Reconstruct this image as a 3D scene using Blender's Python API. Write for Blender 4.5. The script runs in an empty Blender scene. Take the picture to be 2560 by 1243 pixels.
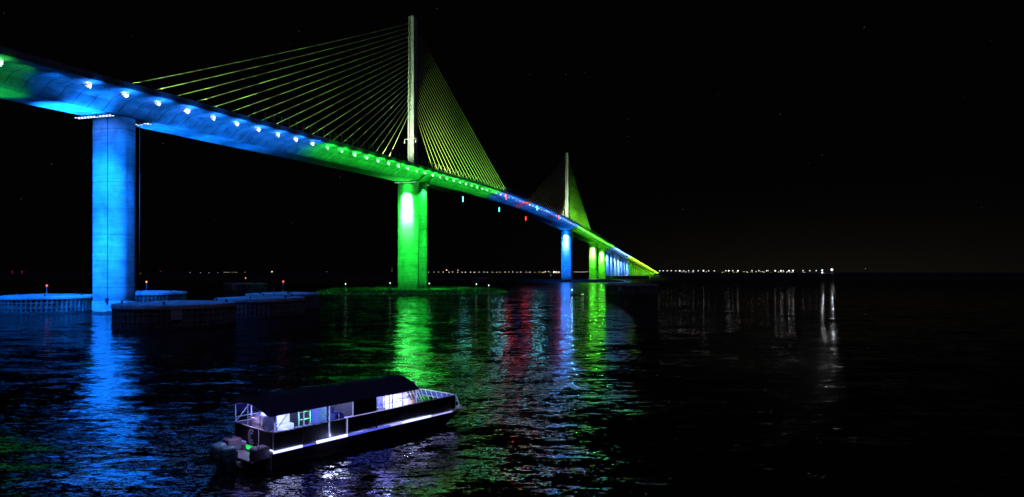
import bpy, math, random
from math import sin, cos, pi, radians, sqrt
from mathutils import Vector, Matrix
random.seed(7)
sc = bpy.context.scene
COL = sc.collection

# ------------------------------------------------------------------ helpers
F = 1621.0; HC = 9.6          # focal length in photo pixels, camera height
HOR = 681.0
def gx(px, Y): return (px - 1280.0) / F * Y

def link(o, parent=None):
    COL.objects.link(o)
    if parent is not None: o.parent = parent
    return o

def tag(o, label=None, cat=None, group=None, kind=None):
    if label: o['label'] = label
    if cat: o['category'] = cat
    if group: o['group'] = group
    if kind: o['kind'] = kind
    return o

def empty(name, loc=(0, 0, 0), rz=0.0, parent=None):
    o = bpy.data.objects.new(name, None)
    o.location = loc; o.rotation_euler = (0, 0, rz)
    o.empty_display_size = 0.5
    return link(o, parent)

class MB:
    """collects shapes into one mesh"""
    def __init__(s): s.v = []; s.f = []; s.m = []; s.sm = []
    def add(s, vs, fs, m=0, smooth=False):
        b = len(s.v); s.v += [tuple(p) for p in vs]
        for f in fs:
            s.f.append(tuple(i + b for i in f)); s.m.append(m); s.sm.append(smooth)
        return s
    def box(s, x0, x1, y0, y1, z0, z1, m=0, bev=0.0, mat=None):
        if bev <= 0:
            vs = [(x, y, z) for z in (z0, z1) for y in (y0, y1) for x in (x0, x1)]
            fs = [(0, 2, 3, 1), (4, 5, 7, 6), (0, 1, 5, 4), (2, 6, 7, 3), (0, 4, 6, 2), (1, 3, 7, 5)]
        else:
            b = min(bev, (x1-x0)*.45, (y1-y0)*.45, (z1-z0)*.45)
            rings = []
            for (z, i) in ((z0, b), (z0+b, 0), (z1-b, 0), (z1, b)):
                X0, X1, Y0, Y1 = x0+i, x1-i, y0+i, y1-i
                c = b if i == 0 else b*.6
                rings.append([(X0+c, Y0, z), (X1-c, Y0, z), (X1, Y0+c, z), (X1, Y1-c, z), (X1-c, Y1, z), (X0+c, Y1, z), (X0, Y1-c, z), (X0, Y0+c, z)])
            vs = [p for r in rings for p in r]; fs = [tuple(range(7, -1, -1)), tuple(range(24, 32))]
            for k in range(3):
                for i in range(8):
                    j = (i+1) % 8
                    fs.append((k*8+i, k*8+j, k*8+8+j, k*8+8+i))
        if mat is not None: vs = [mat @ Vector(p) for p in vs]
        return s.add(vs, fs, m)
    def tube(s, pts, r, n=8, m=0, caps=True, smooth=True):
        P = [Vector(p) for p in pts]; rs = r if isinstance(r, (list, tuple)) else [r]*len(P)
        vs = []; fs = []
        up = Vector((0, 0, 1))
        for i, p in enumerate(P):
            d = (P[min(i+1, len(P)-1)] - P[max(i-1, 0)])
            if d.length < 1e-9: d = Vector((0, 0, 1))
            d.normalize()
            a = d.cross(up)
            if a.length < 1e-3: a = d.cross(Vector((1, 0, 0)))
            a.normalize(); b = a.cross(d)
            for k in range(n):
                t = 2*pi*k/n
                vs.append(p + (a*cos(t) + b*sin(t))*rs[i])
        for i in range(len(P)-1):
            for k in range(n):
                j = (k+1) % n
                fs.append((i*n+k, i*n+j, (i+1)*n+j, (i+1)*n+k))
        s.add(vs, fs, m, smooth)
        if caps:
            b = len(s.v) - len(vs)
            s.f.append(tuple(b+k for k in range(n-1, -1, -1))); s.m.append(m); s.sm.append(False)
            s.f.append(tuple(b+(len(P)-1)*n+k for k in range(n))); s.m.append(m); s.sm.append(False)
        return s
    def loft(s, rings, m=0, smooth=False, close=True, caps=True):
        n = len(rings[0]); vs = [p for r in rings for p in r]; fs = []
        for i in range(len(rings)-1):
            for k in range(n if close else n-1):
                j = (k+1) % n
                fs.append((i*n+k, i*n+j, (i+1)*n+j, (i+1)*n+k))
        s.add(vs, fs, m, smooth)
        if caps and close:
            b = len(s.v) - len(vs)
            s.f.append(tuple(b+k for k in range(n-1, -1, -1))); s.m.append(m); s.sm.append(False)
            s.f.append(tuple(b+(len(rings)-1)*n+k for k in range(n))); s.m.append(m); s.sm.append(False)
        return s
    def lathe(s, prof, c=(0, 0, 0), n=24, m=0, smooth=True, caps=True):
        rings = [[(c[0]+r*cos(2*pi*k/n), c[1]+r*sin(2*pi*k/n), c[2]+z) for k in range(n)] for r, z in prof]
        return s.loft(rings, m, smooth, True, caps)
    def build(s, name, mats, parent=None):
        me = bpy.data.meshes.new(name); me.from_pydata(s.v, [], s.f)
        for mt in (mats if isinstance(mats, (list, tuple)) else [mats]): me.materials.append(mt)
        me.polygons.foreach_set('material_index', s.m)
        me.polygons.foreach_set('use_smooth', s.sm)
        me.update()
        return link(bpy.data.objects.new(name, me), parent)

# ------------------------------------------------------------------ materials
def newmat(name):
    m = bpy.data.materials.new(name); m.use_nodes = True
    nt = m.node_tree; nt.nodes.clear()
    out = nt.nodes.new('ShaderNodeOutputMaterial')
    return m, nt, out

def N(nt, t, **kw):
    n = nt.nodes.new(t)
    for k, v in kw.items():
        if k.startswith('i_'):
            key = k[2:]
            n.inputs[int(key) if key.isdigit() else key.replace('_', ' ')].default_value = v
        else: setattr(n, k, v)
    return n

def surf(name, col, col2=None, rough=0.7, scale=3.0, metallic=0.0, bump=0.0, spec=0.5, detail=5):
    """noise mottled principled"""
    m, nt, out = newmat(name)
    p = N(nt, 'ShaderNodeBsdfPrincipled')
    p.inputs['Roughness'].default_value = rough; p.inputs['Metallic'].default_value = metallic
    p.inputs['Specular IOR Level'].default_value = spec
    tc = N(nt, 'ShaderNodeTexCoord')
    nz = N(nt, 'ShaderNodeTexNoise'); nz.inputs['Scale'].default_value = scale; nz.inputs['Detail'].default_value = detail
    nt.links.new(tc.outputs['Object'], nz.inputs['Vector'])
    mx = N(nt, 'ShaderNodeMix', data_type='RGBA')
    c2 = col2 or tuple(c*.65 for c in col)
    mx.inputs['A'].default_value = (*col, 1); mx.inputs['B'].default_value = (*c2, 1)
    rp = N(nt, 'ShaderNodeMapRange'); rp.inputs[1].default_value = .38; rp.inputs[2].default_value = .66
    nt.links.new(nz.outputs['Fac'], rp.inputs[0]); nt.links.new(rp.outputs[0], mx.inputs['Factor'])
    nt.links.new(mx.outputs['Result'], p.inputs['Base Color'])
    if bump:
        b = N(nt, 'ShaderNodeBump'); b.inputs['Strength'].default_value = bump; b.inputs['Distance'].default_value = .05
        nt.links.new(nz.outputs['Fac'], b.inputs['Height']); nt.links.new(b.outputs[0], p.inputs['Normal'])
    nt.links.new(p.outputs[0], out.inputs[0])
    return m

def emis(name, col, strength):
    m, nt, out = newmat(name)
    e = N(nt, 'ShaderNodeEmission'); e.inputs[0].default_value = (*col, 1); e.inputs[1].default_value = strength
    nt.links.new(e.outputs[0], out.inputs[0])
    return m

def mathn(nt, op, a=None, b=None):
    n = N(nt, 'ShaderNodeMath', operation=op)
    for i, v in enumerate((a, b)):
        if v is None: continue
        if isinstance(v, (int, float)): n.inputs[i].default_value = v
        else: nt.links.new(v, n.inputs[i])
    return n.outputs[0]

def concrete(name, base, axis, period, line=.04, depth=.45, stripes=0.0, streak=True, rough=.8, lo=.62):
    """cast concrete: mottling, stains, joint lines every `period` metres along axis, fine form lines"""
    m, nt, out = newmat(name); L = nt.links.new
    p = N(nt, 'ShaderNodeBsdfPrincipled'); p.inputs['Roughness'].default_value = rough
    p.inputs['Specular IOR Level'].default_value = .25
    tc = N(nt, 'ShaderNodeTexCoord'); sx = N(nt, 'ShaderNodeSeparateXYZ'); L(tc.outputs['Object'], sx.inputs[0])
    co = sx.outputs[axis]
    n1 = N(nt, 'ShaderNodeTexNoise'); n1.inputs['Scale'].default_value = .35; n1.inputs['Detail'].default_value = 6; n1.inputs['Roughness'].default_value = .65
    L(tc.outputs['Object'], n1.inputs['Vector'])
    r1 = N(nt, 'ShaderNodeMapRange'); r1.inputs[1].default_value = .3; r1.inputs[2].default_value = .7; r1.inputs[3].default_value = lo; r1.inputs[4].default_value = 1.12
    L(n1.outputs['Fac'], r1.inputs[0])
    val = r1.outputs[0]
    # joints
    fr = mathn(nt, 'FRACT', mathn(nt, 'DIVIDE', co, period))
    d = mathn(nt, 'ABSOLUTE', mathn(nt, 'SUBTRACT', fr, .5))
    jl = mathn(nt, 'GREATER_THAN', d, .5 - line/period)
    nj = N(nt, 'ShaderNodeTexNoise'); nj.inputs['Scale'].default_value = .5; L(tc.outputs['Object'], nj.inputs['Vector'])
    jw = mathn(nt, 'MULTIPLY', jl, mathn(nt, 'MULTIPLY', nj.outputs['Fac'], 2*depth))
    val = mathn(nt, 'MULTIPLY', val, mathn(nt, 'SUBTRACT', 1.0, jw))
    if stripes:
        mp = N(nt, 'ShaderNodeMapping'); mp.inputs['Scale'].default_value = (.12, .12, 2.6)
        L(tc.outputs['Object'], mp.inputs['Vector'])
        ns = N(nt, 'ShaderNodeTexNoise'); ns.inputs['Scale'].default_value = 1.0; ns.inputs['Detail'].default_value = 4
        L(mp.outputs[0], ns.inputs['Vector'])
        rs = N(nt, 'ShaderNodeMapRange'); rs.inputs[1].default_value = .35; rs.inputs[2].default_value = .65; rs.inputs[3].default_value = 1 - stripes; rs.inputs[4].default_value = 1 + stripes*.6
        L(ns.outputs['Fac'], rs.inputs[0]); val = mathn(nt, 'MULTIPLY', val, rs.outputs[0])
    if streak:
        mp = N(nt, 'ShaderNodeMapping'); mp.inputs['Scale'].default_value = (.8, .8, .05)
        L(tc.outputs['Object'], mp.inputs['Vector'])
        ns = N(nt, 'ShaderNodeTexNoise'); ns.inputs['Scale'].default_value = 1.0; ns.inputs['Detail'].default_value = 3
        L(mp.outputs[0], ns.inputs['Vector'])
        rs = N(nt, 'ShaderNodeMapRange'); rs.inputs[1].default_value = .55; rs.inputs[2].default_value = .75; rs.inputs[3].default_value = 1.0; rs.inputs[4].default_value = .82
        L(ns.outputs['Fac'], rs.inputs[0]); val = mathn(nt, 'MULTIPLY', val, rs.outputs[0])
    mx = N(nt, 'ShaderNodeMix', data_type='RGBA', blend_type='MULTIPLY'); mx.inputs['Factor'].default_value = 1
    mx.inputs['A'].default_value = (*base, 1)
    cb = N(nt, 'ShaderNodeCombineColor'); [L(val, cb.inputs[i]) for i in range(3)]
    L(cb.outputs[0], mx.inputs['B']); L(mx.outputs['Result'], p.inputs['Base Color'])
    b = N(nt, 'ShaderNodeBump'); b.inputs['Strength'].default_value = .4; b.inputs['Distance'].default_value = .04
    L(val, b.inputs['Height']); L(b.outputs[0], p.inputs['Normal'])
    L(p.outputs[0], out.inputs[0])
    return m

M_girder = concrete('girder_concrete', (.40, .40, .39), 0, 3.66, .10, .62, lo=.42)
M_pier = concrete('pier_concrete', (.42, .42, .41), 2, 6.1, .07, .45, stripes=.2)
M_pylon = concrete('pylon_concrete', (.42, .42, .40), 2, 6.1, .05, .25)
M_asphalt = surf('deck_asphalt', (.05, .05, .052), rough=.9, scale=8)
M_parapet = surf('parapet_concrete', (.30, .30, .29), rough=.85, scale=1.5)
M_steel = surf('galvanised_steel', (.30, .31, .32), rough=.5, scale=6, metallic=.3)
M_cable = surf('cable_sheath', (.62, .64, .30), (.55, .58, .26), rough=.55, scale=.3)
M_dark = surf('dark_metal', (.03, .03, .035), rough=.5, scale=6)
M_pile = surf('sheet_pile_steel', (.20, .21, .20), (.09, .08, .07), rough=.75, scale=.6, bump=.3)
M_cap = surf('cell_cap_concrete', (.42, .42, .40), (.26, .26, .25), rough=.9, scale=.5, bump=.3)
M_sign = surf('sign_board', (.40, .41, .42), (.3, .3, .3), rough=.6, scale=2)
M_rock = surf('riprap_rock', (.15, .145, .13), (.05, .05, .045), rough=.95, scale=.7, bump=.4)
M_leaf = surf('shore_scrub', (.07, .11, .04), (.04, .06, .03), rough=.9, scale=1.0)
M_shore = surf('shore_ground', (.02, .022, .018), rough=1, scale=.01)
M_stain = surf('tide_stain', (.06, .06, .055), (.03, .03, .03), rough=.8, scale=.8)

# colours of the bridge lighting (linear)
BLUE = (.003, .165, 1.0); GREEN = (.012, 1.0, .05); YGRN = (.075, 1.0, .012)
LBLU = (.10, .36, 1.0); LIME = (.36, 1.0, .02); RED = (1.0, .03, .02); CYAN = (.25, 1.0, .95)
WHITE_L = (1, 1, 1)

# ------------------------------------------------------------------ lights
def aimquat(d): return Vector(d).to_track_quat('-Z', 'Y')
def lamp(kind, name, loc, power, col, parent=None, aim=None, radius=.1, angle=60, blend=.8, sx=1, sy=1):
    ld = bpy.data.lights.new(name, kind); ld.energy = power; ld.color = col
    if kind in ('POINT', 'SPOT'): ld.shadow_soft_size = radius
    if kind == 'SPOT': ld.spot_size = radians(angle); ld.spot_blend = blend
    if kind == 'AREA':
        ld.shape = 'RECTANGLE'; ld.size = sx; ld.size_y = sy
    o = bpy.data.objects.new(name, ld); o.location = loc
    if aim is not None:
        o.rotation_mode = 'QUATERNION'; o.rotation_quaternion = aimquat(Vector(aim) - Vector(loc))
    return link(o, parent)

# ================================================================== CAMERA
cam = bpy.data.cameras.new('camera'); cam.sensor_width = 36; cam.lens = F/2560*36
cam.shift_y = (HOR - 621.5)/2560; cam.clip_start = .1; cam.clip_end = 60000
co = bpy.data.objects.new('camera', cam); co.location = (0, 0, HC); co.rotation_euler = (radians(90), 0, 0)
link(co); sc.camera = co

# ================================================================== WORLD
w = bpy.data.worlds.new('World'); sc.world = w; w.use_nodes = True
nt = w.node_tree; nt.nodes.clear(); L = nt.links.new
wo = N(nt, 'ShaderNodeOutputWorld'); bg = N(nt, 'ShaderNodeBackground')
sky = N(nt, 'ShaderNodeTexSky'); sky.sky_type = 'NISHITA'; sky.sun_disc = False
sky.sun_elevation = radians(-9); sky.sun_rotation = radians(20)
tc = N(nt, 'ShaderNodeTexCoord'); sx = N(nt, 'ShaderNodeSeparateXYZ'); L(tc.outputs['Generated'], sx.inputs[0])
# glow of a far town low over the horizon, to the right of the view
dp = N(nt, 'ShaderNodeVectorMath', operation='DOT_PRODUCT'); L(tc.outputs['Generated'], dp.inputs[0])
gd = Vector((gx(2050, 1), 1, 0)).normalized(); dp.inputs[1].default_value = gd
az = N(nt, 'ShaderNodeMapRange'); az.inputs[1].default_value = .86; az.inputs[2].default_value = 1.0; L(dp.outputs['Value'], az.inputs[0])
el = N(nt, 'ShaderNodeMapRange'); el.inputs[1].default_value = .16; el.inputs[2].default_value = 0.0; L(sx.outputs[2], el.inputs[0])
gl = mathn(nt, 'MULTIPLY', mathn(nt, 'POWER', az.outputs[0], 2.0), mathn(nt, 'POWER', el.outputs[0], 2.2))
# stars
vo = N(nt, 'ShaderNodeTexVoronoi'); vo.inputs['Scale'].default_value = 75; L(tc.outputs['Generated'], vo.inputs['Vector'])
st = mathn(nt, 'LESS_THAN', vo.outputs['Distance'], .045)
sc_ = N(nt, 'ShaderNodeSeparateColor'); L(vo.outputs['Color'], sc_.inputs[0])
st = mathn(nt, 'MULTIPLY', st, mathn(nt, 'POWER', sc_.outputs[0], 9.0))
st = mathn(nt, 'MULTIPLY', st, mathn(nt, 'GREATER_THAN', sx.outputs[2], .03))
c1 = N(nt, 'ShaderNodeMix', data_type='RGBA', blend_type='MIX'); c1.inputs['A'].default_value = (.0006, .0006, .00075, 1); c1.inputs['B'].default_value = (.0050, .0042, .0028, 1)
L(gl, c1.inputs['Factor'])
c2 = N(nt, 'ShaderNodeMix', data_type='RGBA', blend_type='ADD'); c2.inputs['Factor'].default_value = 1
L(c1.outputs['Result'], c2.inputs['A'])
cs = N(nt, 'ShaderNodeCombineColor'); [L(mathn(nt, 'MULTIPLY', st, .06), cs.inputs[i]) for i in range(3)]
L(cs.outputs[0], c2.inputs['B'])
c3 = N(nt, 'ShaderNodeMix', data_type='RGBA', blend_type='ADD'); c3.inputs['Factor'].default_value = .0006
L(c2.outputs['Result'], c3.inputs['A']); L(sky.outputs[0], c3.inputs['B'])
L(c3.outputs['Result'], bg.inputs[0]); bg.inputs[1].default_value = 1.0
L(bg.outputs[0], wo.inputs[0])

# ================================================================== WATER
def water_mat():
    m, nt, out = newmat('night_water'); L = nt.links.new
    p = N(nt, 'ShaderNodeBsdfPrincipled')
    p.inputs['Base Color'].default_value = (.002, .004, .006, 1); p.inputs['Roughness'].default_value = .06
    p.inputs['IOR'].default_value = 3.8; p.inputs['Specular IOR Level'].default_value = .5
    geo = N(nt, 'ShaderNodeNewGeometry')
    def layer(scale, amp, rot, stretch, detail=2.0, rough=.5):
        mp = N(nt, 'ShaderNodeMapping'); mp.inputs['Rotation'].default_value = (0, 0, rot)
        mp.inputs['Scale'].default_value = (scale*stretch, scale, scale)
        L(geo.outputs['Position'], mp.inputs['Vector'])
        nz = N(nt, 'ShaderNodeTexNoise'); nz.inputs['Scale'].default_value = 1; nz.inputs['Detail'].default_value = detail
        nz.inputs['Roughness'].default_value = rough; nz.inputs['Distortion'].default_value = .4
        L(mp.outputs[0], nz.inputs['Vector'])
        sb = N(nt, 'ShaderNodeVectorMath', operation='SUBTRACT'); sb.inputs[1].default_value = (.5, .5, .5); L(nz.outputs['Color'], sb.inputs[0])
        ml = N(nt, 'ShaderNodeVectorMath', operation='MULTIPLY'); ml.inputs[1].default_value = (amp*1.65, amp, 0); L(sb.outputs[0], ml.inputs[0])
        return ml.outputs[0]
    def vadd(a, b):
        v = N(nt, 'ShaderNodeVectorMath', operation='ADD'); L(a, v.inputs[0]); L(b, v.inputs[1]); return v.outputs[0]
    a = layer(.16, .20, .3, .5, 2)
    b = layer(.75, .40, -.12, .36, 3, .55)
    c = layer(3.4, .42, .1, .45, 3, .6)
    d = layer(14.0, .26, .4, .55, 2, .5)
    tot = vadd(vadd(a, b), vadd(c, d))
    # wind patches
    pn = N(nt, 'ShaderNodeTexNoise'); pn.inputs['Scale'].default_value = .028; pn.inputs['Detail'].default_value = 3
    L(geo.outputs['Position'], pn.inputs['Vector'])
    pr = N(nt, 'ShaderNodeMapRange'); pr.inputs[1].default_value = .35; pr.inputs[2].default_value = .65; pr.inputs[3].default_value = .7; pr.inputs[4].default_value = 1.35
    L(pn.outputs['Fac'], pr.inputs[0])
    # open bay beyond the bridge is rougher than the water in its lee
    sp = N(nt, 'ShaderNodeSeparateXYZ'); L(geo.outputs['Position'], sp.inputs[0])
    fr = N(nt, 'ShaderNodeMapRange'); fr.inputs[1].default_value = 160; fr.inputs[2].default_value = 700; fr.inputs[3].default_value = 1.0; fr.inputs[4].default_value = 1.6
    L(sp.outputs[1], fr.inputs[0])
    sl = N(nt, 'ShaderNodeVectorMath', operation='SCALE'); L(tot, sl.inputs[0]); L(mathn(nt, 'MULTIPLY', pr.outputs[0], fr.outputs[0]), sl.inputs['Scale'])
    rg_ = N(nt, 'ShaderNodeMapRange'); rg_.inputs[1].default_value = 170; rg_.inputs[2].default_value = 900; rg_.inputs[3].default_value = .06; rg_.inputs[4].default_value = .42
    L(sp.outputs[1], rg_.inputs[0]); L(rg_.outputs[0], p.inputs['Roughness'])
    # near water is choppier across the view than the sheltered water by the cells
    lt = N(nt, 'ShaderNodeMapRange', interpolation_type='SMOOTHSTEP'); lt.inputs[1].default_value = 36; lt.inputs[2].default_value = 85; lt.inputs[3].default_value = 1.0; lt.inputs[4].default_value = .4
    L(sp.outputs[1], lt.inputs[0])
    lv = N(nt, 'ShaderNodeCombineXYZ'); lv.inputs[1].default_value = 1; lv.inputs[2].default_value = 1; L(lt.outputs[0], lv.inputs[0])
    lm_ = N(nt, 'ShaderNodeVectorMath', operation='MULTIPLY'); L(sl.outputs[0], lm_.inputs[0]); L(lv.outputs[0], lm_.inputs[1])
    up = N(nt, 'ShaderNodeVectorMath', operation='ADD'); up.inputs[1].default_value = (0, 0, 1); L(lm_.outputs[0], up.inputs[0])
    nm = N(nt, 'ShaderNodeVectorMath', operation='NORMALIZE'); L(up.outputs[0], nm.inputs[0])
    L(nm.outputs[0], p.inputs['Normal'])
    L(p.outputs[0], out.inputs[0])
    return m
wb = MB(); R = 26000
wb.add([(-R, -400, 0), (R, -400, 0), (R, 2*R, 0), (-R, 2*R, 0)], [(0, 1, 2, 3)])
tag(wb.build('bay_water', water_mat()), kind='structure')

# ================================================================== BRIDGE
TH = math.asin(478/1690.0); T1 = Vector((-47.9, 307.0, 0))
bridge = empty('cable_stayed_bridge', T1, pi/2 - TH)
tag(bridge, 'long cable-stayed concrete bridge lit blue and green, two tall pylons with fans of stays', 'bridge')
DEPTH = 4.3; HW = 14.3
def zs(s):            # soffit height along the bridge
    a = abs(s - 183.0)
    return 55.9 - (.04/366)*a*a if a < 183 else 55.9 - 3.66 - .04*(a - 183)
def zd(s): return zs(s) + DEPTH
S0, S1 = -262.0, 1571.0
def svals(a, b, st):
    n = max(1, int(round((b-a)/st))); return [a + (b-a)*i/n for i in range(n+1)]
# cross section, u outward, z below the deck; wings curve into sloping webs
half = [(HW, -.02), (HW, -.62), (HW-.35, -.72), (12.0, -.92), (10.2, -1.14), (8.8, -1.40), (7.8, -1.72), (7.15, -2.10), (6.7, -2.6), (5.35, -3.72), (5.05, -3.9), (4.5, -4.24), (4.2, -4.30)]
prof = [(-u, z) for u, z in half] + [(u, z) for u, z in reversed(half)]   # top closed by the road
rings = [[(s, y, zd(s)+z) for y, z in prof] for s in svals(S0, S1, 3.66)]
g = MB().loft(rings, 0, False)
g.build('box_girder', M_girder, bridge)
r = MB().loft([[(s, -13.9, zd(s)), (s, 13.9, zd(s)), (s, 13.9, zd(s)+.06), (s, -13.9, zd(s)+.06)] for s in svals(S0, S1, 7.3)])
r.build('roadway', M_asphalt, bridge)
for sg in (-1, 1):
    pr_ = [(14.36, -.30), (14.36, .72), (14.12, .72), (13.98, .3), (13.92, .0), (14.305, 0), (14.305, -.30)]
    MB().loft([[(s, sg*y, zd(s)+z) for y, z in pr_] for s in svals(S0, S1, 7.3)]).build('parapet', M_parapet, bridge)
MB().loft([[(s, y, zd(s)+z) for y, z in ((-.9, .06), (-.5, .9), (.5, .9), (.9, .06))] for s in svals(S0, S1, 7.3)]).build('median_barrier', M_parapet, bridge)
# drainage holes under the wing edge and drip strip
dr = MB()
for s in svals(-240, 130, 3.66):
    for k in (0, 1):
        ss = s + k*1.1
        zz = zd(ss) - .955
        dr.tube([(ss, -11.75, zz+.03), (ss, -11.75, zz-.08)], .13, 8)
dr.build('drain_outlets', M_dark, bridge)['kind'] = 'stuff'

# safety fence posts on the near parapet
post = MB(); post.box(-.05, .05, -.06, .06, 0, 2.5); post.box(-.09, .09, -.1, .1, 0, .25)
p0 = None; rest = MB()
for i, s in enumerate(svals(-125, 560, 3.66)):
    if i < 100:
        if p0 is None: p0 = post.build('fence_post', M_steel, bridge); o = p0
        else: o = link(p0.copy(), bridge)
        o.location = (s, -14.24, zd(s)+.72)
    else:
        z = zd(s)+.72; rest.box(s-.05, s+.05, -14.3, -14.18, z, z+2.5)
rest.build('fence_posts', M_steel, bridge)['kind'] = 'stuff'
fr = MB()
for h in (1.2, 2.46): fr.tube([(s, -14.24, zd(s)+.72+h) for s in svals(-125, 560, 14.6)], .025, 5)
fr.build('fence_wire', M_steel, bridge)

# pylons, piers
def superell(a, b, n, k): return [(a*math.copysign(abs(cos(t))**(2/n), cos(t)), b*math.copysign(abs(sin(t))**(2/n), sin(t))) for t in [2*pi*i/k for i in range(k)]]
def pylon(s):
    z0 = zd(s)
    rg = []
    for t in (0, .25, .5, .75, 1):
        z = z0 + (131.0 - z0)*t
        hx, hy = 2.4 - .35*t, 1.68 - .3*t; c = .25
        rg.append([(s-hx, -hy+c, z), (s-hx+c, -hy, z), (s+hx-c, -hy, z), (s+hx, -hy+c, z), (s+hx, hy-c, z), (s+hx-c, hy, z), (s-hx+c, hy, z), (s-hx, hy-c, z)])
    o = MB().loft(rg).build('pylon', M_pylon, bridge)
    MB().box(s-1.6, s+1.6, -1.0, 1.0, 131.0, 132.0, bev=.1).build('pylon_cap', M_dark, o)
    # anchor slots, ladder line
    a = MB()
    for k in range(21):
        z = 86.5 + k*2.05
        a.box(s-2.62+.3*(z-z0)/75, s-2.42, -.18, .18, z-.5, z+.35)
    a.box(s-2.72, s-2.30, .38, .44, z0+1, 129.8)
    a.build('stay_anchorages', M_dark, o)
    # bracketed lamp gear on the shaft
    b = MB(); zz = z0 + 16.0
    b.tube([(s-2.75, -2.9, zz-1.4), (s-2.75, -2.9, zz), (s-2.75, 2.9, zz), (s-2.75, 2.9, zz-1.4)], .13, 6)
    b.box(s-3.0, s-2.5, -3.1, -2.7, zz-1.9, zz-1.3); b.box(s-3.0, s-2.5, 2.7, 3.1, zz-1.9, zz-1.3)
    b.tube([(s-2.75, -1.6, zz), (s-2.75, -1.6, zz-6)], .06, 6)
    b.box(s-2.95, s-2.55, -2.0, -1.2, zz-6.5, zz-5.0)
    b.build('lamp_bracket', surf('white_bracket', (.7, .7, .68), rough=.4), o)
    return o
TS = (2.0, 368.0)
for s in TS: pylon(s)
for s in TS:
    for sg in (-1, 1):
        for k in range(21):
            sa = s + sg*(28.0 + 7.06*k); zt = 86.5 + 2.05*k
            A = Vector((sa, 0, zd(sa)+.6)); B = Vector((s + sg*2.2, 0, zt))
            sag = .004*(A-B).length
            pts = [A.lerp(B, t) - Vector((0, 0, sag*4*t*(1-t))) for t in [i/8 for i in range(9)]]
            c = MB().tube(pts, .10 if s < 100 else .12, 6)
            o = c.build('stay_cable', M_cable, bridge)
            d = (B-A).normalized()
            MB().tube([A - d*.3, A + d*1.4], .2, 8).build('cable_sleeve', M_dark, o)

def shaft(s, a, b, n, zt, z0=-3, name='pier', k=40):
    base = superell(a, b, n, k)
    rg = [[(s+x, y, z) for y, x in base] for z in [z0 + (zt-z0)*i/6 for i in range(7)]]
    return MB().loft(rg, 0, True).build(name, M_pier, bridge)
def ledge(s, a, b, n, z, parent, h=3.0):
    base = superell(a, b, n, 40)
    rg = [[(s+x*f, y*f, zz) for y, x in base] for zz, f in ((z-h-2, 1.035), (z-.12, 1.035), (z, 1.03), (z, .99))]
    o = MB().loft(rg, 0, True, True, False).build('footing', M_pier, parent)
    rg = [[(s+x*1.042, y*1.042, zz) for y, x in base] for zz in (-1.0, .55, .75)]
    for i, p in enumerate(rg[1]): 
        rg[1][i] = (p[0], p[1], .55 + .25*sin(i*1.7)*sin(i*.6))
    rg = rg[:2]
    MB().loft(rg, 0, True, True, False).build('tide_mark', M_stain, o)
    return o
SP = -161.2
# approach pier (single shaft) list: s, light colour key
side_piers = [SP, 530.6, 604.0] + [646.0 + 41.15*i for i in range(22)]
piers = {}
for s in side_piers:
    zt = zs(s) - .25
    if zt < 1.5: continue
    o = shaft(s, 4.9 if s < 0 else 5.4, 2.8 if s < 0 else 3.1, 3.0, zt)
    piers[s] = o
    if s < 700: ledge(s, 4.9 if s < 0 else 5.4, 2.8 if s < 0 else 3.1, 3.0, 2.9, o)
    # bearing plinths between shaft and girder
    bmb = MB()
    for y in (-2.6, 2.6): bmb.box(s-1, s+1, y-.9, y+.9, zt-.01, zt+.3)
    bmb.build('bearing', M_dark, o)
# twin wall legs under the pylons
for s in TS:
    for ds in (-4.7, 4.7):
        sl = s + ds
        o = shaft(sl, 5.2, 1.15, 5.0, zs(sl)+.02, name='pier')
        piers[sl] = o
        # rib running from the leg up the webs to the wing
        rb = MB()
        for sg in (-1, 1):
            pf = [(4.2, -4.30), (5.2, -4.30), (6.1, -3.9), (7.6, -2.9), (9.3, -1.75), (10.9, -1.05), (9.0, -1.3), (7.0, -2.2)]
            rb.loft([[(sl+x, sg*y, zd(sl)+z) for y, z in pf] for x in (-1.05, 1.05)])
        rb.build('web_rib', M_girder, o)
# pipe on the near shaft of the side pier
pp = MB(); pp.tube([(SP-2.82, -1.2, 3.0), (SP-2.82, -1.2, zs(SP)-.3)], .07, 6)
pp.box(SP-3.2, SP-2.7, -1.5, -.9, 2.6, 3.6); pp.build('drain_pipe', M_dark, piers[SP])
pq = MB(); pq.tube([(SP+2.4, -5.0, 3.0), (SP+2.4, -5.0, zs(SP)-.3)], .06, 6); pq.build('downpipe', M_steel, piers[SP])

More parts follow.
